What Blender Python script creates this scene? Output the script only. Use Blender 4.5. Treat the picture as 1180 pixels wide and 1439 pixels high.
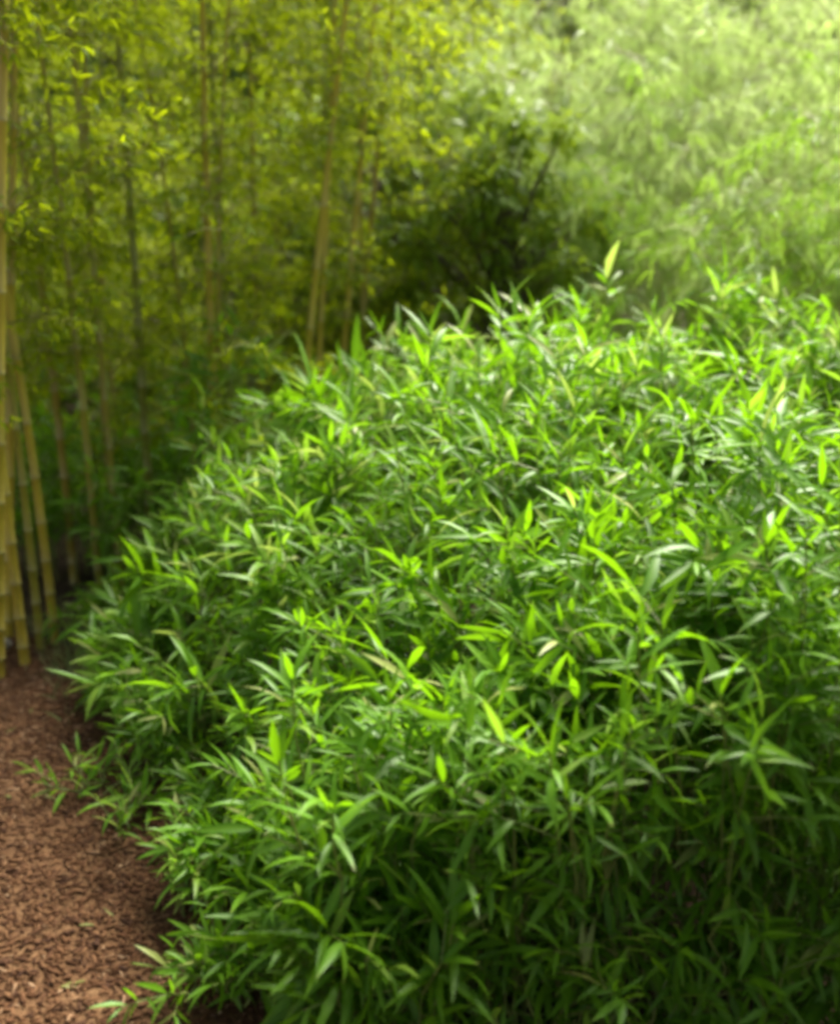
import bpy, math, random
import numpy as np
from mathutils import Vector, Matrix
from mathutils.bvhtree import BVHTree

random.seed(11)
rng = np.random.default_rng(11)
R = math.radians
scene = bpy.context.scene
for o in list(bpy.data.objects):
    bpy.data.objects.remove(o)

# ------------------------------------------------------------------ camera
PITCH, CAM_Z, FOV = 16.0, 1.7, 50.0
cam_data = bpy.data.cameras.new('camera')
cam = bpy.data.objects.new('camera', cam_data)
scene.collection.objects.link(cam)
cam.location = (0, 0, CAM_Z)
cam.rotation_euler = (R(90 - PITCH), 0, 0)
cam_data.sensor_fit = 'VERTICAL'
cam_data.sensor_height = 24.0
cam_data.lens = 12.0 / math.tan(R(FOV / 2))
cam_data.clip_start = 0.05
cam_data.clip_end = 600
cam_data.dof.use_dof = True
cam_data.dof.focus_distance = 2.6
cam_data.dof.aperture_fstop = 0.95
scene.camera = cam

# ------------------------------------------------------------------ sky, sun, exposure
SUN_DIR = Vector((0.46, 0.84, 1.24)).normalized()          # towards the sun: high, behind and to the right
world = bpy.data.worlds.new('World')
scene.world = world
world.use_nodes = True
wn = world.node_tree
sky = wn.nodes.new('ShaderNodeTexSky')
sky.sky_type = 'NISHITA'
sky.sun_disc = False
sky.sun_elevation = math.asin(SUN_DIR.z)
sky.sun_rotation = math.atan2(SUN_DIR.x, SUN_DIR.y)
sky.dust_density = 3.0
veil = wn.nodes.new('ShaderNodeHueSaturation')               # thin bright cloud: a whiter sky
veil.inputs['Saturation'].default_value = 0.45
wn.links.new(sky.outputs[0], veil.inputs['Color'])
wn.links.new(veil.outputs[0], wn.nodes['Background'].inputs[0])
wn.nodes['Background'].inputs[1].default_value = 0.05
sun_data = bpy.data.lights.new('sun', 'SUN')
sun_data.energy = 5.0
sun_data.angle = R(32.0)
sun_data.color = (1.0, 0.95, 0.84)
sun = bpy.data.objects.new('sun', sun_data)
scene.collection.objects.link(sun)
sun.rotation_euler = SUN_DIR.to_track_quat('Z', 'Y').to_euler()
scene.view_settings.view_transform = 'Standard'
scene.view_settings.look = 'None'
scene.view_settings.exposure = 2.0
scene.view_settings.gamma = 1.0
scene.view_settings.use_curve_mapping = False
scene.cycles.use_denoising = True
scene.cycles.pixel_filter_type = 'BLACKMAN_HARRIS'
scene.cycles.filter_width = 4.3
scene.cycles.max_bounces = 7
scene.cycles.diffuse_bounces = 3
scene.cycles.transmission_bounces = 3

# ------------------------------------------------------------------ helpers
COL = scene.collection

def link(name, data, parent=None, mat=None):
    o = bpy.data.objects.new(name, data)
    COL.objects.link(o)
    if parent is not None:
        o.parent = parent
    if mat is not None and data is not None and len(data.materials) == 0:
        data.materials.append(mat)
    return o

def tag(o, label=None, category=None, group=None, kind=None):
    if label: o['label'] = label
    if category: o['category'] = category
    if group: o['group'] = group
    if kind: o['kind'] = kind
    return o

def empty(name, loc):
    o = bpy.data.objects.new(name, None)
    COL.objects.link(o)
    o.location = loc
    o.empty_display_size = 0.1
    return o

def make_mesh(name, verts, faces, tint=None, mats=(), face_mat=None, smooth=True):
    """verts n x 3, faces list of index tuples (tri/quad), tint n x 3 -> colour attribute"""
    me = bpy.data.meshes.new(name)
    verts = np.asarray(verts, dtype=np.float32)
    loops = np.concatenate([np.asarray(f, dtype=np.int32).ravel() for f in faces]) if isinstance(faces[0], np.ndarray) \
        else np.array([i for f in faces for i in f], dtype=np.int32)
    if isinstance(faces[0], np.ndarray):
        counts = np.concatenate([np.full(len(f), f.shape[1], dtype=np.int32) for f in faces])
    else:
        counts = np.array([len(f) for f in faces], dtype=np.int32)
    me.vertices.add(len(verts)); me.vertices.foreach_set('co', verts.ravel())
    me.loops.add(len(loops)); me.loops.foreach_set('vertex_index', loops)
    starts = np.concatenate([[0], np.cumsum(counts)[:-1]]).astype(np.int32)
    me.polygons.add(len(counts)); me.polygons.foreach_set('loop_start', starts)
    me.polygons.foreach_set('loop_total', counts)
    if face_mat is not None:
        me.polygons.foreach_set('material_index', np.asarray(face_mat, dtype=np.int32))
    me.polygons.foreach_set('use_smooth', np.full(len(counts), smooth))
    if tint is not None:
        a = me.color_attributes.new('tint', 'FLOAT_COLOR', 'POINT')
        c = np.ones((len(verts), 4), dtype=np.float32)
        c[:, :3] = tint
        a.data.foreach_set('color', c.ravel())
    for m in mats:
        me.materials.append(m)
    me.update(); me.validate()
    return me

class Soup:
    """collects pieces (verts, quads, tris, tint, material) into one mesh"""
    def __init__(s): s.v, s.q, s.t, s.c, s.mq, s.mt, s.n = [], [], [], [], [], [], 0
    def add(s, v, q=None, t=None, tint=None, mat=0):
        s.v.append(v)
        s.c.append(np.zeros((len(v), 3)) if tint is None else np.broadcast_to(tint, (len(v), 3)))
        if q is not None and len(q): s.q.append(np.asarray(q) + s.n); s.mq += [mat] * len(q)
        if t is not None and len(t): s.t.append(np.asarray(t) + s.n); s.mt += [mat] * len(t)
        s.n += len(v)
    def build(s, name, mats):
        faces, fm = [], []
        if s.q: faces.append(np.concatenate(s.q)); fm += s.mq
        if s.t: faces.append(np.concatenate(s.t)); fm += s.mt
        return make_mesh(name, np.concatenate(s.v), faces, np.concatenate(s.c), mats, fm)

def unit(v):
    v = np.asarray(v, dtype=float)
    return v / (np.linalg.norm(v) + 1e-9)

def tube(points, radii, sides=6):
    """swept tube: verts, quads"""
    P = np.asarray(points, dtype=float); n = len(P)
    T = np.gradient(P, axis=0); T /= np.linalg.norm(T, axis=1)[:, None] + 1e-9
    ref = np.array([1.0, 0.13, 0.07])
    V = []
    for i in range(n):
        a = unit(np.cross(T[i], ref)); b = np.cross(T[i], a)
        th = np.linspace(0, 2 * math.pi, sides, endpoint=False)
        V.append(P[i] + radii[i] * (np.cos(th)[:, None] * a + np.sin(th)[:, None] * b))
    V = np.concatenate(V)
    Q = [(i * sides + k, i * sides + (k + 1) % sides, (i + 1) * sides + (k + 1) % sides, (i + 1) * sides + k)
         for i in range(n - 1) for k in range(sides)]
    return V, np.array(Q)

# pixel of the photograph (1180 x 1439) -> point at world depth y, or on the ground (planning only)
FPX = 1439 / 2 / math.tan(R(FOV / 2))
def ray(px, py):
    c, s = math.cos(R(PITCH)), math.sin(R(PITCH))
    x, u = (px - 590) / FPX, (719.5 - py) / FPX
    return np.array([x, c + u * s, -s + u * c])
def ground_at(px, py):
    d = ray(px, py); k = -CAM_Z / d[2]
    return d * k + np.array([0, 0, CAM_Z])
def base_at(px, py, y):
    """ground point below the picture point (px, py) taken at depth y"""
    d = ray(px, py); k = y / d[1]
    return np.array([d[0] * k, y, 0.0])

# ------------------------------------------------------------------ materials
def new_mat(name):
    m = bpy.data.materials.new(name); m.use_nodes = True
    nt = m.node_tree; nt.nodes.clear()
    return m, nt, nt.nodes.new, nt.links.new

def ramp(nt, stops):
    r = nt.nodes.new('ShaderNodeValToRGB')
    while len(r.color_ramp.elements) < len(stops): r.color_ramp.elements.new(0.5)
    for e, (p, c) in zip(r.color_ramp.elements, stops):
        e.position = p; e.color = (*c, 1)
    return r

def leaf_material(name, stops, trans=(0.30, 0.5, 0.03), trans_mix=0.35, rough=0.38, spec=0.5, obj_var=0.0, tips=0.0):
    m, nt, N, L = new_mat(name)
    at = N('ShaderNodeAttribute'); at.attribute_name = 'tint'
    sp = N('ShaderNodeSeparateColor'); L(at.outputs['Color'], sp.inputs[0])
    oi = N('ShaderNodeObjectInfo')
    ad = N('ShaderNodeMath'); ad.operation = 'MULTIPLY_ADD'
    sub = N('ShaderNodeMath'); sub.operation = 'SUBTRACT'; sub.inputs[1].default_value = 0.5
    L(oi.outputs['Random'], sub.inputs[0])
    L(sub.outputs[0], ad.inputs[0]); ad.inputs[1].default_value = obj_var; L(sp.outputs[0], ad.inputs[2])
    r = ramp(nt, stops); L(ad.outputs[0], r.inputs[0])
    # fine mottling and parallel veins
    tc = N('ShaderNodeNewGeometry')
    nz = N('ShaderNodeTexNoise'); nz.inputs['Scale'].default_value = 28; nz.inputs['Detail'].default_value = 3
    L(tc.outputs['Position'], nz.inputs['Vector'])
    mr = N('ShaderNodeMapRange'); mr.inputs[3].default_value = 0.72; mr.inputs[4].default_value = 1.28
    L(nz.outputs[0], mr.inputs[0])
    mx = N('ShaderNodeMix'); mx.data_type = 'RGBA'; mx.blend_type = 'MULTIPLY'; mx.inputs[0].default_value = 1
    L(r.outputs[0], mx.inputs[6]); L(mr.outputs[0], mx.inputs[7])
    # pale midrib / tip: tint.b holds it
    mid = N('ShaderNodeMix'); mid.data_type = 'RGBA'
    mid.inputs[7].default_value = (0.20, 0.34, 0.02, 1)
    ms = N('ShaderNodeMath'); ms.operation = 'MULTIPLY'; ms.inputs[1].default_value = 0.45
    L(sp.outputs[2], ms.inputs[0]); L(ms.outputs[0], mid.inputs[0]); L(mx.outputs[2], mid.inputs[6])
    # some dried tips: tint.g runs from leaf base to tip
    tp = N('ShaderNodeMapRange'); tp.inputs[1].default_value = 0.80; tp.inputs[2].default_value = 1.0
    L(sp.outputs[1], tp.inputs[0])
    n2 = N('ShaderNodeTexNoise'); n2.inputs['Scale'].default_value = 11; L(tc.outputs['Position'], n2.inputs['Vector'])
    m2 = N('ShaderNodeMapRange'); m2.inputs[1].default_value = 0.52; m2.inputs[2].default_value = 0.62; m2.inputs[4].default_value = tips
    L(n2.outputs[0], m2.inputs[0])
    tf = N('ShaderNodeMath'); tf.operation = 'MULTIPLY'; L(tp.outputs[0], tf.inputs[0]); L(m2.outputs[0], tf.inputs[1])
    mt = N('ShaderNodeMix'); mt.data_type = 'RGBA'; mt.inputs[7].default_value = (0.30, 0.22, 0.09, 1)
    L(tf.outputs[0], mt.inputs[0]); L(mid.outputs[2], mt.inputs[6]); mid = mt
    # paler underside
    un = N('ShaderNodeMix'); un.data_type = 'RGBA'; un.inputs[7].default_value = (0.09, 0.21, 0.008, 1)
    bf = N('ShaderNodeMath'); bf.operation = 'MULTIPLY'; bf.inputs[1].default_value = 0.35
    L(tc.outputs['Backfacing'], bf.inputs[0]); L(bf.outputs[0], un.inputs[0]); L(mid.outputs[2], un.inputs[6])
    p = N('ShaderNodeBsdfPrincipled')
    p.inputs['Roughness'].default_value = rough
    p.inputs['Specular IOR Level'].default_value = spec
    L(un.outputs[2], p.inputs['Base Color'])
    t = N('ShaderNodeBsdfTranslucent')
    tm = N('ShaderNodeMix'); tm.data_type = 'RGBA'; tm.inputs[0].default_value = 0.55
    L(mx.outputs[2], tm.inputs[6]); tm.inputs[7].default_value = (*trans, 1)
    L(tm.outputs[2], t.inputs[0])
    s = N('ShaderNodeMixShader'); s.inputs[0].default_value = trans_mix
    L(p.outputs[0], s.inputs[1]); L(t.outputs[0], s.inputs[2])
    out = N('ShaderNodeOutputMaterial'); L(s.outputs[0], out.inputs[0])
    return m

def bark_material(name, c1, c2, rough=0.6, scale=40, use_obj_color=False, bump=0.2):
    m, nt, N, L = new_mat(name)
    tc = N('ShaderNodeTexCoord')
    mp = N('ShaderNodeMapping'); mp.inputs['Scale'].default_value = (1, 1, 0.22)
    L(tc.outputs['Object'], mp.inputs[0])
    nz = N('ShaderNodeTexNoise'); nz.inputs['Scale'].default_value = scale; nz.inputs['Detail'].default_value = 5
    L(mp.outputs[0], nz.inputs['Vector'])
    r = ramp(nt, [(0.3, c1), (0.7, c2)]); L(nz.outputs[0], r.inputs[0])
    p = N('ShaderNodeBsdfPrincipled'); p.inputs['Roughness'].default_value = rough
    col = r.outputs[0]
    if use_obj_color:
        oi = N('ShaderNodeObjectInfo')
        mx = N('ShaderNodeMix'); mx.data_type = 'RGBA'; mx.blend_type = 'MULTIPLY'; mx.inputs[0].default_value = 1
        L(r.outputs[0], mx.inputs[6]); L(oi.outputs['Color'], mx.inputs[7])
        at = N('ShaderNodeAttribute'); at.attribute_name = 'tint'
        sp = N('ShaderNodeSeparateColor'); L(at.outputs['Color'], sp.inputs[0])
        m2 = N('ShaderNodeMix'); m2.data_type = 'RGBA'
        L(sp.outputs[2], m2.inputs[0]); L(mx.outputs[2], m2.inputs[6]); m2.inputs[7].default_value = (0.34, 0.32, 0.16, 1)
        col = m2.outputs[2]
    L(col, p.inputs['Base Color'])
    b = N('ShaderNodeBump'); b.inputs['Strength'].default_value = bump; b.inputs['Distance'].default_value = 0.01
    L(nz.outputs[0], b.inputs['Height']); L(b.outputs[0], p.inputs['Normal'])
    out = N('ShaderNodeOutputMaterial'); L(p.outputs[0], out.inputs[0])
    return m

def soil_material(name, stops, scale=9, fine=90, bump=0.5, rough=0.95):
    m, nt, N, L = new_mat(name)
    tc = N('ShaderNodeNewGeometry')
    n1 = N('ShaderNodeTexNoise'); n1.inputs['Scale'].default_value = scale; n1.inputs['Detail'].default_value = 8
    n1.inputs['Roughness'].default_value = 0.7
    L(tc.outputs['Position'], n1.inputs['Vector'])
    v = N('ShaderNodeTexVoronoi'); v.inputs['Scale'].default_value = fine; L(tc.outputs['Position'], v.inputs['Vector'])
    vs = N('ShaderNodeSeparateColor'); L(v.outputs['Color'], vs.inputs[0])
    mx = N('ShaderNodeMath'); mx.operation = 'MULTIPLY_ADD'; mx.inputs[1].default_value = 0.35
    L(vs.outputs[0], mx.inputs[0]); L(n1.outputs[0], mx.inputs[2])
    ml = N('ShaderNodeMath'); ml.operation = 'SUBTRACT'; ml.inputs[1].default_value = 0.17
    L(mx.outputs[0], ml.inputs[0])
    r = ramp(nt, stops); L(ml.outputs[0], r.inputs[0])
    p = N('ShaderNodeBsdfPrincipled'); p.inputs['Roughness'].default_value = rough
    p.inputs['Specular IOR Level'].default_value = 0.2
    L(r.outputs[0], p.inputs['Base Color'])
    b = N('ShaderNodeBump'); b.inputs['Strength'].default_value = bump; b.inputs['Distance'].default_value = 0.02
    L(mx.outputs[0], b.inputs['Height']); L(b.outputs[0], p.inputs['Normal'])
    out = N('ShaderNodeOutputMaterial'); L(p.outputs[0], out.inputs[0])
    return m

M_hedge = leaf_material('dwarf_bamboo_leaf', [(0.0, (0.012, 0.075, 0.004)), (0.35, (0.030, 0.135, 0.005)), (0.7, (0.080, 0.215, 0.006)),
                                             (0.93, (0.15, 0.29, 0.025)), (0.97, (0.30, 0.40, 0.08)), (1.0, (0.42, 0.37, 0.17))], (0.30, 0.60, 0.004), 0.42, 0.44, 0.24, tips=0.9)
M_grove = leaf_material('cane_leaf', [(0.0, (0.075, 0.135, 0.002)), (0.4, (0.150, 0.22, 0.002)), (0.8, (0.20, 0.265, 0.004)),
                                     (0.95, (0.24, 0.27, 0.05))], (0.52, 0.62, 0.006), 0.60, 0.55, 0.12, obj_var=0.35)
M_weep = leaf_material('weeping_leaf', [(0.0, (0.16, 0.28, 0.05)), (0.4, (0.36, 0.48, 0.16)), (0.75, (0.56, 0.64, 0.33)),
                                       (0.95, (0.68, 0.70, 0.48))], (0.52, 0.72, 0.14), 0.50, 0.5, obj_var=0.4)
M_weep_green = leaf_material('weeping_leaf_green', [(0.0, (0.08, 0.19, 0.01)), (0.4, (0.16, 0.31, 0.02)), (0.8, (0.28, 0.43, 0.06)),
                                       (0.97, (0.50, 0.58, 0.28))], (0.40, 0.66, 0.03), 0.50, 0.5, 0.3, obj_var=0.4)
M_olive = leaf_material('shrub_leaf', [(0.0, (0.060, 0.110, 0.005)), (0.5, (0.115, 0.180, 0.007)), (1.0, (0.21, 0.27, 0.02))],
                        (0.32, 0.45, 0.02), 0.45, 0.5, 0.2, obj_var=0.2)
M_tree = leaf_material('tree_leaf', [(0.0, (0.05, 0.11, 0.03)), (0.5, (0.10, 0.18, 0.05)), (1.0, (0.20, 0.27, 0.10))],
                       (0.28, 0.40, 0.08), 0.4, 0.5, obj_var=0.2)
M_blue = leaf_material('grey_tree_leaf', [(0.0, (0.10, 0.16, 0.10)), (0.5, (0.19, 0.26, 0.17)), (1.0, (0.32, 0.38, 0.26))],
                       (0.30, 0.40, 0.20), 0.35, 0.5, obj_var=0.2)
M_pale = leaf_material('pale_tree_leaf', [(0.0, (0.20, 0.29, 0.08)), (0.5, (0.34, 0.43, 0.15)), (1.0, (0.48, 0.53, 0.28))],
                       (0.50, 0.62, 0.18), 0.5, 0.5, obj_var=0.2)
M_cane = bark_material('cane_skin', (0.75, 0.75, 0.75), (1, 1, 1), 0.42, 18, True, 0.08)
M_stalk = bark_material('stalk_skin', (0.08, 0.13, 0.02), (0.20, 0.22, 0.05), 0.5, 40)
M_twig = bark_material('twig_skin', (0.13, 0.12, 0.02), (0.24, 0.20, 0.05), 0.6, 40)
M_bark = bark_material('tree_bark', (0.05, 0.04, 0.025), (0.14, 0.11, 0.07), 0.9, 14, False, 0.8)
M_soil = soil_material('soil', [(0.25, (0.014, 0.009, 0.005)), (0.55, (0.036, 0.022, 0.011)), (0.8, (0.08, 0.05, 0.026))])
M_mulch = soil_material('mulch', [(0.2, (0.030, 0.012, 0.005)), (0.5, (0.075, 0.036, 0.014)), (0.78, (0.15, 0.085, 0.04)), (0.92, (0.26, 0.16, 0.09))], 6, 190, 0.35)
M_chip = leaf_material('bark_chip', [(0.0, (0.030, 0.011, 0.004)), (0.45, (0.075, 0.031, 0.011)), (0.85, (0.14, 0.070, 0.030)), (1.0, (0.24, 0.15, 0.085))],
                       (0.1, 0.05, 0.02), 0.0, 0.85, 0.2)
M_dry = leaf_material('dry_leaf', [(0.0, (0.12, 0.075, 0.035)), (0.5, (0.19, 0.13, 0.065)), (1.0, (0.27, 0.20, 0.12))], (0.25, 0.18, 0.08), 0.12, 0.7, 0.3)
M_drygrass = leaf_material('dry_grass_blade', [(0.0, (0.10, 0.13, 0.05)), (0.5, (0.20, 0.19, 0.09)), (1.0, (0.30, 0.26, 0.15))], (0.3, 0.3, 0.12), 0.25, 0.6, 0.3)
M_stone = soil_material('pale_stone', [(0.2, (0.22, 0.20, 0.17)), (0.8, (0.45, 0.42, 0.38))], 14, 60, 0.3, 0.85)

# ------------------------------------------------------------------ leaf shapes (unit length along +x, normal +z)
def leaf_shape(width, droop, twist, fold=0.25, stations=(0.0, 0.16, 0.42, 0.72, 1.0), prof=(0.10, 0.72, 1.0, 0.62, 0.0), wave=0.0):
    V, C = [], []
    for s, w in zip(stations, prof):
        # arc of total angle droop in the x-z plane
        a = droop * s
        if abs(droop) > 1e-4:
            x, z = math.sin(a) / droop, -(1 - math.cos(a)) / droop
        else:
            x, z = s, 0.0
        hw = width * 0.5 * w
        tw = twist * s
        sx, sz = math.cos(tw), math.sin(tw)
        off = wave * math.sin(s * 5)
        nx, nz = math.sin(a), math.cos(a)
        V += [(x + nx * fold * hw, hw * sx + off, z + nz * fold * hw + hw * sz), (x, off, z), (x + nx * fold * hw, -hw * sx + off, z + nz * fold * hw - hw * sz)]
        C += [(0, s, 0.12), (0, s, 1.0), (0, s, 0.12)]
    n = len(stations)
    Q, T = [], []
    for i in range(n - 2):
        for k in range(2):
            a = i * 3 + k
            Q.append((a, a + 3, a + 4, a + 1))
    a = (n - 2) * 3
    tip = (n - 1) * 3 + 1
    V = V[:(n - 1) * 3] + [V[tip]]
    C = C[:(n - 1) * 3] + [C[tip]]
    tip = (n - 1) * 3
    T += [(a, tip, a + 1), (a + 1, tip, a + 2)]
    return np.array(V), np.array(Q), np.array(T), np.array(C, dtype=float)

def small_leaf(width, droop):
    st, pr = (0.0, 0.3, 0.7, 1.0), (0.15, 1.0, 0.75, 0.0)
    V, C = [], []
    for s, w in zip(st, pr):
        a = droop * s
        x, z = (math.sin(a) / droop, -(1 - math.cos(a)) / droop)
        V += [(x, width * .5 * w, z), (x, -width * .5 * w, z)]
        C += [(0, s, 0.2), (0, s, 0.2)]
    V = V[:6] + [V[6]]; C = C[:6] + [C[6]]
    return np.array(V), np.array([(0, 2, 3, 1), (2, 4, 5, 3)]), np.array([(4, 6, 5)]), np.array(C, dtype=float)

def leaf_frame(f, roll=0.0, up=(0, 0, 1)):
    """3x3 with columns forward, side, normal; normal as upright as f allows"""
    f = unit(f)
    s = np.cross(np.asarray(up, dtype=float), f)
    if np.linalg.norm(s) < 1e-3: s = np.array([1.0, 0, 0])
    s = unit(s); n = np.cross(f, s)
    c, si = math.cos(roll), math.sin(roll)
    s2 = c * s + si * n; n2 = -si * s + c * n
    return np.stack([f, s2, n2], axis=1)

# ------------------------------------------------------------------ ground and path
def grid_sheet(name, x0, x1, y0, y1, nx, ny, zf, mat):
    xs, ys = np.linspace(x0, x1, nx), np.linspace(y0, y1, ny)
    X, Y = np.meshgrid(xs, ys)
    Z = zf(X, Y)
    V = np.stack([X.ravel(), Y.ravel(), Z.ravel()], axis=1)
    i = (np.arange(ny - 1)[:, None] * nx + np.arange(nx - 1)[None, :]).ravel()
    Q = np.stack([i, i + 1, i + nx + 1, i + nx], axis=1)
    return link(name, make_mesh(name, V, [Q], None, [mat]))

def hills(X, Y, k, a, seed):
    r = np.random.default_rng(seed); Z = np.zeros_like(X)
    for j in range(7):
        th = r.uniform(0, 2 * math.pi); f = k * r.uniform(0.5, 2.0)
        Z = Z + np.sin((X * math.cos(th) + Y * math.sin(th)) * f + r.uniform(0, 6)) * a / (1 + f / k)
    return Z

tag(link('ground', make_mesh('ground', [(-300, -300, -0.06), (300, -300, -0.06), (300, 300, -0.06), (-300, 300, -0.06)], [(0, 1, 2, 3)], None, [M_soil])), kind='structure')
tag(grid_sheet('garden_soil', -8, 8, -2, 14, 120, 120, lambda X, Y: -0.02 + hills(X, Y, 4, 0.006, 5), M_soil), kind='structure')

EDGE_PX = [(395, 1438), (325, 1330), (290, 1250), (285, 1190), (180, 1130), (150, 1060), (130, 980), (145, 905)]
EDGE = np.array([ground_at(*p)[:2] for p in EDGE_PX])     # left foot of the hedge on the ground, front to back
EDGE[:, 0] += 0.10
EDGE = np.vstack([[EDGE[0][0] + 0.10, 1.70], EDGE, [EDGE[-1][0] + 0.15, EDGE[-1][1] + 0.45], [EDGE[-1][0] + 0.62, EDGE[-1][1] + 1.0]])
def edge_x(y):
    return np.interp(y, EDGE[:, 1], EDGE[:, 0])

path_left, path_back = -3.2, 4.05
def path_z(X, Y):
    base = 0.022 + hills(X, Y, 5, 0.008, 8) + hills(X, Y, 26, 0.004, 9)
    out = np.maximum(X - (edge_x(Y) + 0.12 + 0.05 * np.sin(Y * 9)), (Y - path_back - 0.10 * np.sin(X * 6)))
    return base - np.clip(out, 0, 0.25) * 0.5
tag(grid_sheet('mulch_path', path_left, 0.6, -1.5, 4.6, 190, 300, path_z, M_mulch), kind='structure')

# bark chips, too many to count
chips = Soup()
cv = np.array([(-.5, -.5, 0), (.5, -.42, 0), (.55, .4, 0), (-.45, .5, 0), (-.45, -.42, 1), (.42, -.4, .8), (.5, .36, 1), (-.4, .4, .7)])
cq = np.array([(0, 3, 2, 1), (4, 5, 6, 7), (0, 1, 5, 4), (1, 2, 6, 5), (2, 3, 7, 6), (3, 0, 4, 7)])
spots = []
while len(spots) < 26000:
    y = random.uniform(1.5, 4.3); x = random.uniform(-1.95, 0.1)
    if x > edge_x(y) + random.uniform(0, 0.35) or x < -0.62 * y - 0.1: continue
    spots.append((x, y))
spots = np.array(spots)
spot_z = path_z(spots[:, 0], spots[:, 1])
for (x, y), z in zip(spots, spot_z):
    L_ = random.choice((0.008, 0.010, 0.013, 0.017, 0.022, 0.030)) * random.uniform(.8, 1.2)
    S = np.diag([L_, max(.003, L_ * random.uniform(.10, .32)), random.uniform(.002, .006)])
    e = Matrix.Rotation(random.uniform(0, 6.28), 3, 'Z') @ Matrix.Rotation(random.gauss(0, .4), 3, 'X') @ Matrix.Rotation(random.gauss(0, .25), 3, 'Y')
    chips.add(cv @ S @ np.array(e).T + (x, y, z + random.uniform(0, .004)), cq, None, (min(1, max(0, random.gauss(.44 + .07 * (y - 2.2), .26))), 0, 0))
tag(link('bark_mulch', chips.build('bark_mulch', [M_chip])), 'loose reddish brown bark chips covering the garden path', 'mulch', kind='stuff')

# ------------------------------------------------------------------ dwarf bamboo hedge
FRONT_Y, BACK_Y = 1.82, 5.0
def hedge_h(x, y):
    ds = (x - edge_x(y) - 0.10) * 0.86
    df = y - FRONT_Y
    db = (BACK_Y - y) * 1.2
    def g(s, r):
        s = min(max(s / r, 0), 1)
        return math.sqrt(max(0, 1 - (1 - s) ** 2))
    top = 1.02 + 0.055 * (y - 2.0) + 0.06 * math.sin(x * 2.9 + 1.0) * math.sin(y * 2.3) + 0.035 * math.sin(x * 5.3 + y * 3.7) + 0.06 * math.sin(x * 9.1 - y * 4.0 + 1) * math.sin(y * 7.7 + x * 2.2)
    return top * min(g(ds, 1.45), g(df + .05, 0.34) , g(db, 0.5))

DROOPS = (0.15, 0.45, 0.8, 1.15, 1.5)
TINTS = (0.05, 0.25, 0.45, 0.62, 0.78, 0.95, 1.0)
TINT_W = (0.16, 0.2, 0.22, 0.18, 0.14, 0.06, 0.012)
SHAPES = []
for i, d in enumerate(DROOPS):
    for j in range(2):
        SHAPES.append(leaf_shape((0.135, 0.165)[j], d, (0.25, -0.3)[j] * (1 if i % 2 else -1), 0.28, wave=(0.012, -0.015)[j]))
LEAF_MESH = {}
def leaf_mesh(si, ti, mat=None, key='leaf'):
    k = (si, ti, key)
    if k not in LEAF_MESH:
        v, q, t, c = SHAPES[si]
        c = c.copy(); c[:, 0] = TINTS[ti]
        LEAF_MESH[k] = make_mesh('leaf', v, [q, t], c, [mat or M_hedge])
    return LEAF_MESH[k]

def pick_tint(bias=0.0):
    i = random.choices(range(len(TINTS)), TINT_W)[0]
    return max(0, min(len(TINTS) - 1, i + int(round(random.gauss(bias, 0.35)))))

def fan(leaves, tip, d, n, size, bias, spread=(0.3, 1.35)):
    """a spray of leaves at the end of a branchlet pointing along d"""
    d = unit(d)
    a = unit(np.cross(d, (0.3, 0.2, 1.0))); b = np.cross(d, a)
    ph0 = random.uniform(0, 6.28)
    for k in range(n):
        ph = ph0 + k * 2.4 + random.gauss(0, 0.35)
        op = spread[0] + (spread[1] - spread[0]) * (k + random.random()) / n
        f = d * math.cos(op) + (a * math.cos(ph) + b * math.sin(ph)) * math.sin(op)
        f = unit(f + (0, 0, -0.06))
        ln = size * random.uniform(0.55, 1.35)
        base = tip - d * (0.006 + 0.012 * k)
        di = min(4, max(0, int(random.gauss(1.3 + 0.8 * (1 - f[2]), 0.9))))
        leaves.append((base, leaf_frame(f, random.gauss(0, 0.55)), ln, di * 2 + random.randint(0, 1), pick_tint(bias)))

def make_shoot(leaves, stalks, foot, head, size, bias, n_fans, span=0.55):
    """one upright stalk from foot to head with leaf sprays over its upper part"""
    foot, head = np.asarray(foot, float), np.asarray(head, float)
    h = head[2] - foot[2]
    ts = np.linspace(0, 1, 7)
    bend = (head - foot) * [1, 1, 0]
    pts = [foot + np.array([bend[0] * t ** 1.7, bend[1] * t ** 1.7, h * t]) for t in ts]
    pts = np.array(pts); pts[1:-1, :2] += rng.normal(0, 0.008, (5, 2))
    stalks.append(tube(pts, np.linspace(0.0042, 0.0018, 7), 5))
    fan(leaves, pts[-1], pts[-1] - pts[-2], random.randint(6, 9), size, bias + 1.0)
    for k in range(n_fans):
        t = 1 - (k + random.random()) / n_fans * span
        p = np.array([np.interp(t, ts, pts[:, i]) for i in range(3)])
        az = random.uniform(0, 6.28) if np.linalg.norm(bend) < 0.05 or random.random() < 0.5 else math.atan2(bend[1], bend[0]) + random.gauss(0, 0.8)
        d = np.array([math.cos(az), math.sin(az), random.uniform(0.15, 1.0)])
        ln = random.uniform(0.05, 0.15)
        q = p + unit(d) * ln
        stalks.append(tube(np.array([p, (p + q) / 2 + (0, 0, .004), q]), [.0016, .0013, .001], 4))
        fan(leaves, q, unit(d) + (0, 0, -0.15), random.randint(4, 7), size * random.uniform(.8, 1.05), bias)

def hedge_normal(x, y):
    e = 0.06
    return unit((hedge_h(x - e, y) - hedge_h(x + e, y), hedge_h(x, y - e) - hedge_h(x, y + e), 2 * e))

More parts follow.
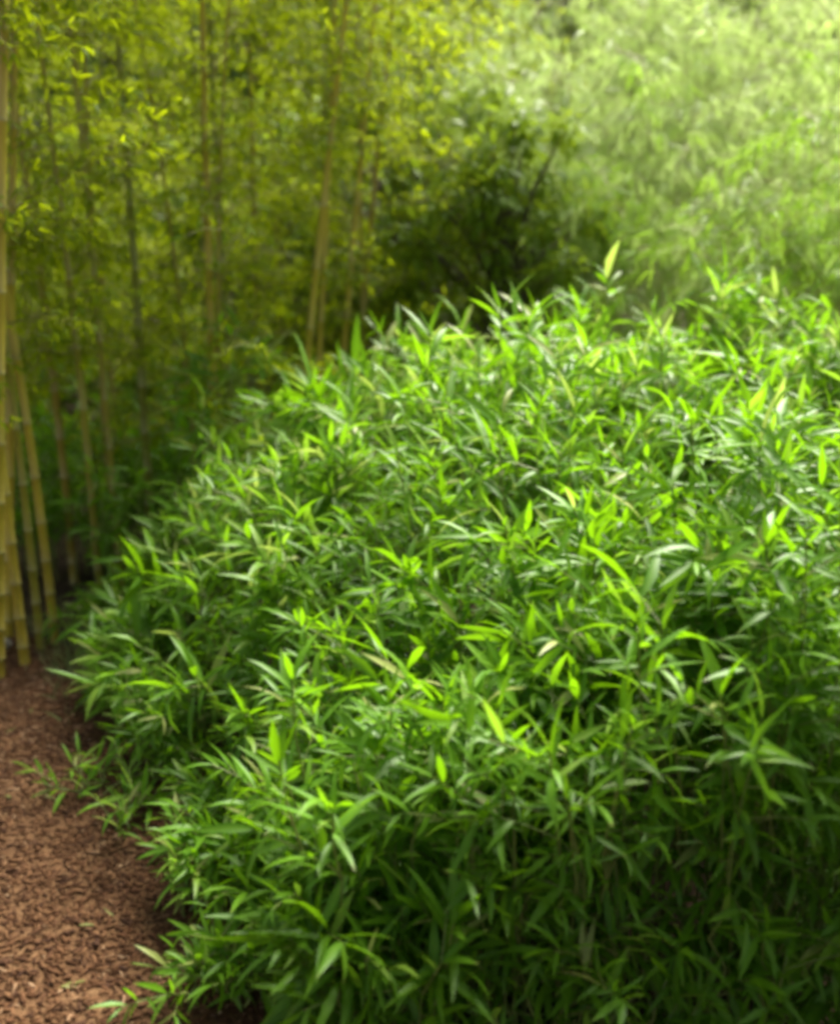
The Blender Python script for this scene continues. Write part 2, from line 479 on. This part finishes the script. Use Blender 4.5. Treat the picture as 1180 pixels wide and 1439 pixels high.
ORD = 'first second third fourth fifth sixth seventh eighth ninth tenth eleventh twelfth thirteenth fourteenth fifteenth sixteenth seventeenth eighteenth nineteenth twentieth'.split()
ROWS = [2.04, 2.30, 2.62, 3.05, 3.5, 3.97, 4.45]
ROW_NAME = ['front row', 'second row', 'third row', 'fourth row', 'fifth row', 'sixth row', 'back row']
PLANTS = []   # name, base, label, group, leaves, stalks
for ri, y0 in enumerate(ROWS):
    x = edge_x(y0) + 0.10
    k = 0
    xmax = 0.41 * y0 + 0.30
    while x < xmax:
        bx, by = x + random.gauss(0, .04), y0 + random.gauss(0, .04)
        leaves, stalks = [], []
        own = random.uniform(.82, 1.18)
        n_sh = 54 if ri == 0 else 38 if ri == 1 else 32 if ri == 2 else 25
        for s in range(n_sh):
            fx, fy = bx + random.gauss(0, .10), by + random.gauss(0, .10)
            fx = max(fx, edge_x(fy) + 0.02); fy = max(fy, FRONT_Y + (.10 if ri == 0 else .04))
            H = hedge_h(fx, max(fy, 2.16) if ri == 0 else fy)
            nrm = hedge_normal(fx, fy)
            low = random.random()
            hh = H * (random.uniform(0.86, 1.05) if low > (0.24 if ri < 2 else 0.25) else random.uniform(0.35, 0.85))
            if random.random() < 0.14: hh = H * random.uniform(1.04, 1.17)
            span = .55
            if ri == 0 and s >= 22:
                fx = bx + random.uniform(-.22, .22); nrm = nrm * .3; span = .92
                if s % 2: hh = random.uniform(.12, .42); fy = FRONT_Y + random.uniform(-.05, .14)
                else: hh = random.uniform(.35, .80); fy = FRONT_Y + random.uniform(.08, .30)
                fx = max(fx, edge_x(fy) + 0.02)
            hh = max(hh, 0.16)
            lean = 0.20 * hh + 0.04
            if ri == 0 and hh > .6: nrm = unit(nrm + (0, -.5, 0)); lean = .16 * hh
            hx, hy = fx + nrm[0] * lean + random.gauss(0, .05), fy + nrm[1] * lean + random.gauss(0, .05)
            size = own * random.uniform(0.080, 0.120) * (1.0, 1.0, 1.02, 1.06, 1.12, 1.2, 1.25)[ri]
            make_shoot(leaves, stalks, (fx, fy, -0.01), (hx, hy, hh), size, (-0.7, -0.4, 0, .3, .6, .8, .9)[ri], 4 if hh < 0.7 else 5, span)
        if k == 0:
            place = f'dwarf bamboo clump at the mulch path edge in the hedge {ROW_NAME[ri]}'
        else:
            place = f'green dwarf bamboo clump in the hedge {ROW_NAME[ri]}, {ORD[k]} from the path'
        PLANTS.append(('dwarf_bamboo', (bx, by, 0.0), place, 'dwarf bamboo clumps forming the hedge', leaves, stalks, M_hedge))
        x += 0.40 + random.uniform(-.03, .03); k += 1

# small stray shoots on the path along the hedge foot
STRAY = [((128, 1125), 0.10, 4, 'little leafy bamboo tuft standing out on the path beside the hedge'),
         ((190, 1180), 0.13, 4, 'tiny pale bamboo shoot in the dark gap at the hedge foot'),
         ((282, 1275), 0.20, 6, 'pale green young bamboo shoot with drooping leaves before the hedge'),
         ((300, 1405), 0.12, 5, 'low olive bamboo sprout at the path edge, nearest the camera'),
         ((330, 1420), 0.16, 6, 'short green bamboo sprout at the hedge corner nearest the camera'),
         ((128, 905), 0.22, 6, 'small pale bamboo shoot below the canes where the path ends')]
for (px, py), h, n, lab in STRAY:
    b = ground_at(px, py); leaves, stalks = [], []
    for s in range(n):
        fx, fy = b[0] + random.gauss(0, .04), b[1] + random.gauss(0, .04)
        make_shoot(leaves, stalks, (fx, fy, 0), (fx + random.gauss(0, .06), fy + random.gauss(0, .06), h * random.uniform(.55, 1.1)), random.uniform(.06, .095), 1.0, 2)
    PLANTS.append(('bamboo_sprout', tuple(b), lab, None, leaves, stalks, M_hedge))

for px, py, y, h, n, lab in [(262, 700, 4.35, .98, 5, 'loose tall bamboo sprig rising above the hedge shoulder before the canes'),
                             (350, 600, 4.6, 1.14, 5, 'tall upright bamboo sprig on the hedge shoulder beside the slanting canes'),
                             (160, 790, 4.3, .62, 4, 'small bamboo sprig before the dark gap by the cane feet')]:
    b = base_at(px, py, y); leaves, stalks = [], []
    for s in range(n):
        fx, fy = b[0] + random.gauss(0, .06), b[1] + random.gauss(0, .06)
        make_shoot(leaves, stalks, (fx, fy, -.01), (fx + random.gauss(0, .1), fy + random.gauss(0, .08), h * random.uniform(.8, 1.08)), random.uniform(.11, .15), .6, 4)
    PLANTS.append(('bamboo_sprout', tuple(b), lab, None, leaves, stalks, M_hedge))
# low bamboo in the shade under the canes
for k, (x, y, h) in enumerate([(-2.35, 4.75, .55), (-1.95, 5.1, .6), (-1.6, 4.95, .5), (-1.25, 5.2, .62), (-.95, 5.45, .75), (-.6, 5.6, .85), (-2.7, 5.6, .7), (-2.1, 5.9, .75), (-1.5, 6.0, .8)]):
    leaves, stalks = [], []
    for s in range(20):
        fx, fy = x + random.gauss(0, .15), y + random.gauss(0, .13)
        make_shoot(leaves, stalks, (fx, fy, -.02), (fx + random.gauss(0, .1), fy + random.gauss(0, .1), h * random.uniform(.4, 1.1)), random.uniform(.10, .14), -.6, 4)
    PLANTS.append(('dwarf_bamboo', (x, y, 0.0), f'dark low bamboo clump shaded beneath the tall canes, {ORD[k]} of the undergrowth', 'low bamboo clumps under the canes', leaves, stalks, M_hedge))

# which leaves can be told apart: those with a clear line to the photograph's viewpoint
allv, allf, owner, n0 = [], [], [], 0
for pi, pl in enumerate(PLANTS):
    for li, (base, F, ln, si, ti) in enumerate(pl[4]):
        v, q, t, c = SHAPES[si]
        w = (v * ln) @ F.T + base
        allv.append(w); allf.append(np.concatenate([q[:, [0, 1, 2]], q[:, [0, 2, 3]], t]) + n0); n0 += len(w)
        owner += [(pi, li)] * (len(q) * 2 + len(t))
AV = np.concatenate(allv); AF = np.concatenate(allf)
bvh = BVHTree.FromPolygons(AV.tolist(), AF.tolist())
eye = Vector((0, 0, CAM_Z))
cosP, sinP = math.cos(R(PITCH)), math.sin(R(PITCH))
def project(p):
    dx, dy, dz = p[0], p[1], p[2] - CAM_Z
    depth = dy * cosP - dz * sinP
    return 590 + FPX * dx / depth, 719.5 - FPX * (dy * sinP + dz * cosP) / depth, depth
seen = {}
idx = 0
for pi, pl in enumerate(PLANTS):
    for li in range(len(pl[4])):
        w = allv[idx]; idx += 1
        hits = 0
        for vi in (1, 4, 7, 10):
            px, py, dep = project(w[vi])
            if not (-5 < px < 1185 and -5 < py < 1444): continue
            d = Vector(w[vi]) - eye
            hit = bvh.ray_cast(eye, d.normalized(), d.length + 0.05)
            if hit[2] is not None and owner[hit[2]] == (pi, li) or hit[0] is None: hits += 1
        if hits >= 2:
            seen[(pi, li)] = hits * FPX * pl[4][li][2] / dep

part_leaves = set(sorted(seen, key=lambda k: -seen[k])[:3600])
n_of = {}
for pi, pl in enumerate(PLANTS):
    name, base, lab, grp, leaves, stalks, mat = pl
    root = tag(empty(name, base), lab, 'bamboo' if name == 'dwarf_bamboo' else 'bamboo shoot', grp)
    b = np.array(base)
    main = [s for s in stalks if len(s[0]) == 35]
    side = [s for s in stalks if len(s[0]) != 35]
    for v, q in main:
        link('stalk', make_mesh('stalk', v - b, [q], None, [M_stalk]), root)
    sd = Soup()
    for v, q in side: sd.add(v - b, q)
    if side: tag(link('twigs', sd.build('twigs', [M_stalk]), root), kind='stuff')
    rest = Soup(); cnt = 0
    for li, (lb, F, ln, si, ti) in enumerate(leaves):
        if (pi, li) in part_leaves and cnt < 300:
            cnt += 1
            o = link('leaf', leaf_mesh(si, ti), root)
            m = np.eye(4); m[:3, :3] = F * ln; m[:3, 3] = lb - b
            o.matrix_basis = Matrix(m.tolist())
        else:
            v, q, t, c = SHAPES[si]
            c = c.copy(); c[:, 0] = TINTS[ti]
            rest.add((v * ln) @ F.T + lb - b, q, t, c)
    if rest.n: tag(link('foliage', rest.build('foliage', [M_hedge]), root), kind='stuff')
print('hedge leaves', len(allv), 'seen', len(seen), 'plants', len(PLANTS))

# ------------------------------------------------------------------ leafy branch shapes for the tall canes
def leafy_branch(name, length, n_sub, leaf_len, leaf_w, mat, rise, sag, tint_mu=0.45, tint_sd=0.22, per=(3, 5), hang=0.35):
    s = Soup()
    ts = np.linspace(0, 1, 8)
    pts = np.array([(length * t * math.cos(rise) + 0.0, 0.0, length * (math.sin(rise) * t - sag * t * t)) for t in ts])
    pts[1:] += np.cumsum(rng.normal(0, 0.010, (7, 3)), axis=0)
    v, q = tube(pts, np.linspace(0.0035, 0.001, 8), 4)
    s.add(v, q, None, (0, 0, 0), 1)
    lv = [small_leaf(leaf_w * f, d) for f in (0.85, 1.15) for d in (0.3, 0.9, 1.4)]
    def tuft(p, d, n):
        d = unit(d)
        for k in range(n):
            f = unit(d + rng.normal(0, 0.55, 3) + (0, 0, -hang))
            sh = random.choice(lv); ln = leaf_len * random.uniform(.65, 1.2)
            c = sh[3].copy(); c[:, 0] = min(1, max(0, random.gauss(tint_mu, tint_sd)))
            s.add((sh[0] * ln) @ leaf_frame(f, random.gauss(0, .6)).T + p, sh[1], sh[2], c, 0)
    for k in range(n_sub):
        t = 0.12 + 0.86 * (k + random.random()) / n_sub
        p = np.array([np.interp(t, ts, pts[:, i]) for i in range(3)])
        sg = 1 if k % 2 else -1
        d = unit((0.7, sg * random.uniform(.3, 1.1), random.uniform(-.3, .7)))
        ln = length * random.uniform(.12, .38)
        p2 = p + d * ln; pm = p + d * ln * .5 + (0, 0, .02)
        v, q = tube(np.array([p, pm, p2]), [.0016, .0013, .0008], 3)
        s.add(v, q, None, (0, 0, 0), 1)
        tuft(p2, d, random.randint(*per)); tuft(pm, d, random.randint(*per) - 1)
        if random.random() < .6: tuft(p, d, 2)
    tuft(pts[-1], pts[-1] - pts[-2], per[1])
    return s.build(name, [mat, M_twig])

BRANCHES = [leafy_branch('leafy_branch', random.uniform(.45, .75), 15, .058, .18, M_grove, R(random.uniform(20, 45)), random.uniform(.25, .5)) for _ in range(12)]

def cane_mesh(h, r, bend, lean):
    """a jointed culm: rings swell at every node, curving gently over towards the top"""
    zs, rs, mark = [], [], []
    z, gap = 0.0, 0.10
    while z < h:
        k = (1 - 0.72 * z / h)
        for dz, f, mk in ((0, 1.0, 0), (.006, 1.16, 1), (.012, 1.10, .6), (.018, .99, .3)):
            zs.append(z + dz); rs.append(r * k * f); mark.append(mk)
        zs.append(z + gap * .55); rs.append(r * k * .97); mark.append(0)
        z += gap; gap = min(.27, gap * 1.16)
    zs = np.array(zs)
    t = zs / h
    P = np.stack([lean[0] * zs + bend[0] * t ** 2.2, lean[1] * zs + bend[1] * t ** 2.2, zs], axis=1)
    v, q = tube(P, rs, 9)
    c = np.zeros((len(v), 3)); c[:, 2] = np.repeat(mark, 9) * .7
    return make_mesh('culm', v, [q], c, [M_cane]), P

def build_cane(base, h, r, color, label, group, leaf_from, n_br, lean=(0, 0), bend=None, br_scale=1.0):
    root = tag(empty('bamboo_cane', (base[0], base[1], -.02)), label, 'bamboo', group)
    if bend is None: bend = (random.gauss(0, .25), random.gauss(-.1, .2))
    me, P = cane_mesh(h, r, bend, lean)
    o = link('culm', me, root); o.color = (*color, 1)
    for k in range(n_br):
        z = leaf_from + (h - leaf_from) * ((k + random.random()) / n_br) ** 1.1
        p = [np.interp(z, P[:, 2], P[:, i]) for i in range(3)]
        b = link('leafy_branch', random.choice(BRANCHES), root)
        sc = br_scale * random.uniform(.75, 1.15) * (1 - .25 * (z - leaf_from) / (h - leaf_from))
        b.matrix_basis = Matrix.Translation(p) @ Matrix.Rotation(random.uniform(0, 6.28), 4, 'Z') @ Matrix.Rotation(random.gauss(0, .25), 4, 'Y') @ Matrix.Scale(sc, 4)
        tag(b, kind='stuff')
    return root

YEL, OLV, GRN, BRN = (.50, .38, .04), (.30, .27, .03), (.20, .22, .025), (.30, .23, .03)
CANES = [  # px, py, depth (None: base at that pixel), height, radius, colour, first leaves, lean, label
    (-4, 955, None, 3.6, .026, YEL, 2.3, (.105, 0), 'thick golden bamboo cane cut by the picture edge beside the path'),
    (36, 938, None, 3.7, .019, YEL, 1.25, (-.01, 0), 'golden bamboo cane rising straight from the end of the mulch path'),
    (58, 915, None, 3.6, .016, OLV, 1.0, (.0, 0), 'thin yellow-green bamboo cane just behind the golden cane at path end'),
    (78, 900, None, 3.8, .018, YEL, .95, (-.01, 0), 'golden cane, third of the close trio at the path end'),
    (143, 862, None, 3.5, .017, OLV, .95, (.005, 0), 'bare-footed olive cane standing alone in the dark gap by the hedge'),
    (172, 838, None, 3.7, .015, OLV, .9, (.0, 0), 'slim olive cane close behind the hedge corner, next to the dark gap'),
    (12, 900, None, 3.8, .020, YEL, 2.2, (.10, .02), 'golden cane just behind the thick cane at the picture edge'),
    (105, 815, None, 4.0, .020, BRN, 1.0, (.0, 0), 'brownish cane deep in the thicket behind the golden trio'),
    (-2, 925, None, 3.7, .020, YEL, 2.3, (.098, 0), 'golden cane between the two thick canes at the picture edge'),
    (208, 700, 4.9, 4.0, .022, GRN, .9, (.015, 0), 'dark green cane crossing the upper thicket above the hedge shoulder'),
    (300, 640, 4.95, 4.0, .020, YEL, 1.5, (.012, 0), 'golden-brown cane rising where the hedge shoulder meets the thicket'),
    (322, 640, 5.4, 4.2, .022, GRN, 1.0, (.01, 0), 'dark cane behind the brown one at the hedge shoulder'),
    (398, 640, 5.05, 4.1, .018, YEL, 2.0, (.12, 0), 'slanting golden cane rising out of the hedge, tilted to the weeping bamboo'),
    (425, 600, 5.35, 4.1, .017, YEL, 1.95, (.10, 0), 'slim golden cane standing beside the slanting golden cane'),
    (455, 560, 5.6, 4.0, .018, YEL, 1.9, (.11, 0), 'slim slanting golden cane farther behind the hedge, beside a brownish cane'),
    (483, 540, 5.8, 4.2, .018, BRN, 1.6, (.09, 0), 'brownish slanting cane by the dark gap behind the hedge top'),
    (362, 600, 5.7, 4.2, .019, BRN, 1.2, (.02, 0), 'brownish cane in the dark gap between the brown and golden canes'),
]
for px, py, dep, h, r, colr, lf, lean, lab in CANES:
    b = ground_at(px, py) if dep is None else base_at(px, py, dep)
    build_cane(b, h, r, colr, lab, 'bamboo canes of the grove', lf, 22, lean, (random.gauss(0, .12), random.gauss(-.1, .1)))
# the thicket behind, in two rows
for rn, (y0, xs) in (('second row', (5.0, np.linspace(-2.5, -.75, 6))), ('third row', (5.7, np.linspace(-2.75, -.3, 9))), ('fourth row', (6.4, np.linspace(-3.1, .1, 11))), ('back row', (7.1, np.linspace(-3.4, .4, 12)))):
    for k, x in enumerate(xs):
        lab = f'slim green bamboo cane in the {rn} of the thicket, {ORD[k]} from the path side'
        build_cane((x + random.gauss(0, .1), y0 + random.gauss(0, .2), 0), random.uniform(3.3, 4.2), random.uniform(.008, .013),
                   random.choice((GRN, OLV, BRN, GRN)), lab, 'bamboo canes of the grove', random.uniform(.35, .8), 20, (random.gauss(0, .012), 0), br_scale=1.1)

# ------------------------------------------------------------------ weeping bamboo, right background
FRONDS = [leafy_branch('leafy_frond', random.uniform(.55, .85), 12, .125, .055, M_weep, R(random.uniform(5, 35)), random.uniform(.7, 1.1),
                       .5, .25, (4, 6), 1.1) for _ in range(10)]
FRONDS_GREEN = [leafy_branch('leafy_frond', random.uniform(.5, .8), 11, .115, .06, M_weep_green, R(random.uniform(5, 35)), random.uniform(.6, 1.1),
                             .45, .25, (4, 6), 1.0) for _ in range(7)]
def weeping_clump(base, n, h, spread, label, fronds, droop=.9):
    root = tag(empty('weeping_bamboo', (*base, -.02)), label, 'bamboo', 'weeping bamboo clumps behind the hedge')
    for k in range(n):
        az = random.uniform(0, 6.28)
        sp = spread * random.uniform(.3, 1.1); hh = h * random.uniform(.7, 1.1)
        ts = np.linspace(0, 1, 12)
        fx, fy = random.gauss(0, .12), random.gauss(0, .12)
        P = np.array([(fx + math.cos(az) * sp * t ** 2, fy + math.sin(az) * sp * t ** 2, hh * (t * 1.15 - .35 * t ** 4 * droop)) for t in ts])
        v, q = tube(P, np.linspace(.008, .002, 12), 6)
        c = link('culm', make_mesh('culm', v, [q], np.zeros((len(v), 3)), [M_cane]), root); c.color = (.30, .32, .10, 1)
        nf = 10
        for j in range(nf):
            t = .22 + .78 * (j + random.random()) / nf
            p = [np.interp(t, ts, P[:, i]) for i in range(3)]
            f = link('leafy_frond', random.choice(fronds), root); tag(f, kind='stuff')
            f.matrix_basis = Matrix.Translation(p) @ Matrix.Rotation(az + random.gauss(0, 1.1), 4, 'Z') @ Matrix.Rotation(random.gauss(.1, .3), 4, 'Y') @ Matrix.Scale(random.uniform(.75, 1.2), 4)
WEEP = [((1.35, 5.9), 9, 2.3, .9, 'weeping bamboo clump directly behind the hedge, arching over its middle'),
        ((2.25, 5.8), 9, 2.2, .9, 'weeping bamboo clump behind the hedge at the picture edge, hanging low'),
        ((1.75, 6.7), 9, 3.0, 1.0, 'pale weeping bamboo clump with long hanging fronds, second line behind hedge'),
        ((.95, 7.3), 9, 3.6, 1.0, 'tall weeping bamboo clump next to the dark olive shrub'),
        ((2.7, 6.8), 8, 2.9, 1.0, 'pale weeping bamboo clump in front of the grey-green tree'),
        ((1.9, 7.9), 9, 4.1, 1.1, 'tallest pale weeping bamboo clump at the very back'),
        ((3.2, 8.2), 8, 3.8, 1.1, 'weeping bamboo clump under the grey-green tree'),
        ((1.2, 8.8), 9, 4.3, 1.2, 'farthest weeping bamboo clump behind the olive shrub'),
        ((2.8, 9.0), 9, 4.3, 1.2, 'farthest weeping bamboo clump behind the tallest pale one')]
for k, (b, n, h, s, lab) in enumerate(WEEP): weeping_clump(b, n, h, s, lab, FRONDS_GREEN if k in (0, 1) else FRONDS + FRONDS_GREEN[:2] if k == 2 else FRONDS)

# ------------------------------------------------------------------ shrubs and trees closing the view
def leafy_tree(name, base, trunk_h, cz, rad, n_cl, n_leaf, leaf, mat, label, cat, seed):
    r_ = np.random.default_rng(seed)
    root = tag(empty(name, (*base, -.03)), label, cat)
    s = Soup()
    ts = np.linspace(0, 1, 8)
    P = np.array([(.06 * math.sin(t * 4 + seed), .06 * math.cos(t * 3), trunk_h * t) for t in ts])
    v, q = tube(P, np.linspace(.07, .02, 8) * (trunk_h / 3 + .3), 8)
    s.add(v, q)
    cr = Soup()
    lv = [small_leaf(.36, .4), small_leaf(.30, .9)]
    for k in range(n_cl):
        d = unit(r_.normal(0, 1, 3)); rr = r_.uniform(.35, 1.0) ** .6
        c = np.array([0, 0, cz]) + d * rad * rr
        c[2] = max(c[2], .25)
        st = np.array([np.interp(min(c[2] * .7, trunk_h), P[:, 2], P[:, i]) for i in range(3)])
        v, q = tube(np.array([st, (st + c) / 2 + (0, 0, .08), c]), [.02, .013, .005], 4)
        s.add(v, q)
        cs = r_.uniform(.18, .34) * rad[0] * .62
        tt = r_.normal(.5, .2)
        o = r_.normal(0, 1, (n_leaf, 3)) * cs * .6
        f = o + r_.normal(0, .5, (n_leaf, 3)) * cs + (0, 0, -.25 * cs)
        f /= np.linalg.norm(f, axis=1)[:, None] + 1e-9
        sd = np.cross((0., 0., 1.), f); sd /= np.linalg.norm(sd, axis=1)[:, None] + 1e-6
        nm = np.cross(f, sd)
        ro = r_.normal(0, .5, n_leaf)[:, None]
        s2, n2 = np.cos(ro) * sd + np.sin(ro) * nm, -np.sin(ro) * sd + np.cos(ro) * nm
        ln = leaf * r_.uniform(.7, 1.25, n_leaf)
        hue = np.clip(tt + r_.normal(0, .15, n_leaf), 0, 1)
        for j2, sh in enumerate(lv):
            k2 = np.arange(j2, n_leaf, 2); m_, nv = len(k2), len(sh[0])
            FR = np.stack([f[k2], s2[k2], n2[k2]], axis=2)
            W = np.einsum('nij,vj->nvi', FR, sh[0]) * ln[k2][:, None, None] + (c + o[k2])[:, None, :]
            col = np.repeat(sh[3][None], m_, 0); col[:, :, 0] = hue[k2][:, None]
            off = (np.arange(m_) * nv)[:, None, None]
            cr.add(W.reshape(-1, 3), (sh[1][None] + off).reshape(-1, 4), (sh[2][None] + off).reshape(-1, 3), col.reshape(-1, 3))
    link('trunk', s.build('trunk', [M_bark]), root)
    tag(link('crown', cr.build('crown', [mat]), root), kind='stuff')
A = np.array
leafy_tree('evergreen_shrub', (.42, 6.3), 1.3, 1.25, A([.66, .55, 1.1]), 80, 70, .085, M_olive, 'dark olive evergreen shrub between the cane grove and the weeping bamboo', 'shrub', 3)
leafy_tree('evergreen_shrub', (-.15, 7.3), 1.6, 1.5, A([.85, .6, 1.5]), 90, 70, .09, M_olive, 'taller olive shrub half hidden behind the slanting canes', 'shrub', 4)
leafy_tree('evergreen_shrub', (-3.6, 7.9), 2.0, 1.1, A([1.0, .6, 1.2]), 60, 60, .13, M_olive, 'dark shrub behind the cane grove, farthest along the path side', 'shrub', 21)
leafy_tree('evergreen_shrub', (-2.3, 8.0), 2.0, 1.1, A([1.0, .6, 1.2]), 60, 60, .13, M_olive, 'dark shrub deep behind the golden canes of the grove', 'shrub', 22)
leafy_tree('evergreen_shrub', (-1.0, 8.1), 2.0, 1.2, A([1.0, .6, 1.3]), 60, 60, .13, M_olive, 'dark shrub deep behind the slanting canes', 'shrub', 23)
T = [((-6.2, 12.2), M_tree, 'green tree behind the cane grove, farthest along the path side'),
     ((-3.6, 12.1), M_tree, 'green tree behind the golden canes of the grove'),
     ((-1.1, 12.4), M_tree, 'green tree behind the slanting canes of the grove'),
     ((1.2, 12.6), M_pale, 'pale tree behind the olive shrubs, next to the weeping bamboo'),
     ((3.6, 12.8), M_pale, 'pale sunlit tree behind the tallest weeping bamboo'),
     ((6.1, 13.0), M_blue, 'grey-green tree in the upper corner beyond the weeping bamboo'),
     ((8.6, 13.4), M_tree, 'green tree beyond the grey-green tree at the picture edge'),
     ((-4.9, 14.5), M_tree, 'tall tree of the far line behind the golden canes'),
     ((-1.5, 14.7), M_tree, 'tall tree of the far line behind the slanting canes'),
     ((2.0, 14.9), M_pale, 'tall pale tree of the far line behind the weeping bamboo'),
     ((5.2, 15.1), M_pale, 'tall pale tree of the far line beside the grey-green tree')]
for k, (b, m, lab) in enumerate(T):
    leafy_tree('garden_tree', b, 5.0, 2.9, A([2.1, 1.1, 3.0]), 130, 60, .25, m, lab, 'tree', 40 + k)

# ------------------------------------------------------------------ small things on the path
SHAPES_DRY = [leaf_shape(.15, .5, .5, .35), leaf_shape(.12, -.6, -.5, .3), leaf_shape(.17, .9, .2, .4)]
DRY = []
for i, sh in enumerate(SHAPES_DRY):
    for t in (.2, .5, .9):
        c = sh[3].copy(); c[:, 0] = t; c[:, 2] *= .3
        DRY.append(make_mesh('fallen_leaf', sh[0], [sh[1], sh[2]], c, [M_dry]))
n = 0
while n < 14:
    px, py = random.uniform(0, 330), random.uniform(980, 1430)
    b = ground_at(px, py)
    if b[0] > edge_x(b[1]) + .03: continue
    z = float(path_z(A([b[0]]), A([b[1]]))[0])
    o = link('fallen_leaf', random.choice(DRY))
    o.matrix_world = Matrix.Translation((b[0], b[1], z + .012)) @ Matrix.Rotation(random.uniform(0, 6.28), 4, 'Z') @ Matrix.Rotation(random.gauss(0, .15), 4, 'Y') @ Matrix.Scale(random.uniform(.035, .06), 4)
    tag(o, 'small dry tan leaf fallen on the brown mulch path', 'leaf', 'dry leaves scattered on the mulch path')
    n += 1
# stone at the cane foot
sv, sf = [], []
for i in range(7):
    for k in range(10):
        th, ph = math.pi * i / 6, 2 * math.pi * k / 10
        r = 1 + .18 * math.sin(3 * ph + i) + .1 * math.cos(5 * ph - i * 2)
        sv.append((0.045 * r * math.sin(th) * math.cos(ph), .035 * r * math.sin(th) * math.sin(ph), .025 * math.cos(th) + .01))
sf = [(i * 10 + k, (i + 1) * 10 + k, (i + 1) * 10 + (k + 1) % 10, i * 10 + (k + 1) % 10) for i in range(6) for k in range(10)]
st = link('garden_stone', make_mesh('garden_stone', sv, sf, None, [M_stone]))
st.location = ground_at(2, 915) + (0, 0, .02)
tag(st, 'small pale stone at the foot of the golden canes', 'stone')
# dry grass at the hedge foot, by the end of the path
g = Soup()
bl = small_leaf(.03, .8)
for k in range(420):
    b = ground_at(random.gauss(112, 28), random.gauss(930, 32))
    f = unit((random.gauss(0, .6), random.gauss(0, .6), 1))
    c = bl[3].copy(); c[:, 0] = random.random()
    g.add((bl[0] * random.uniform(.07, .16)) @ leaf_frame(f, random.uniform(0, 6)).T + b, bl[1], bl[2], c)
tag(link('dry_grass', g.build('dry_grass', [M_drygrass])), 'fine brownish dry grass between the canes and the hedge foot', 'grass', kind='stuff')
print('objects', len(bpy.data.objects))
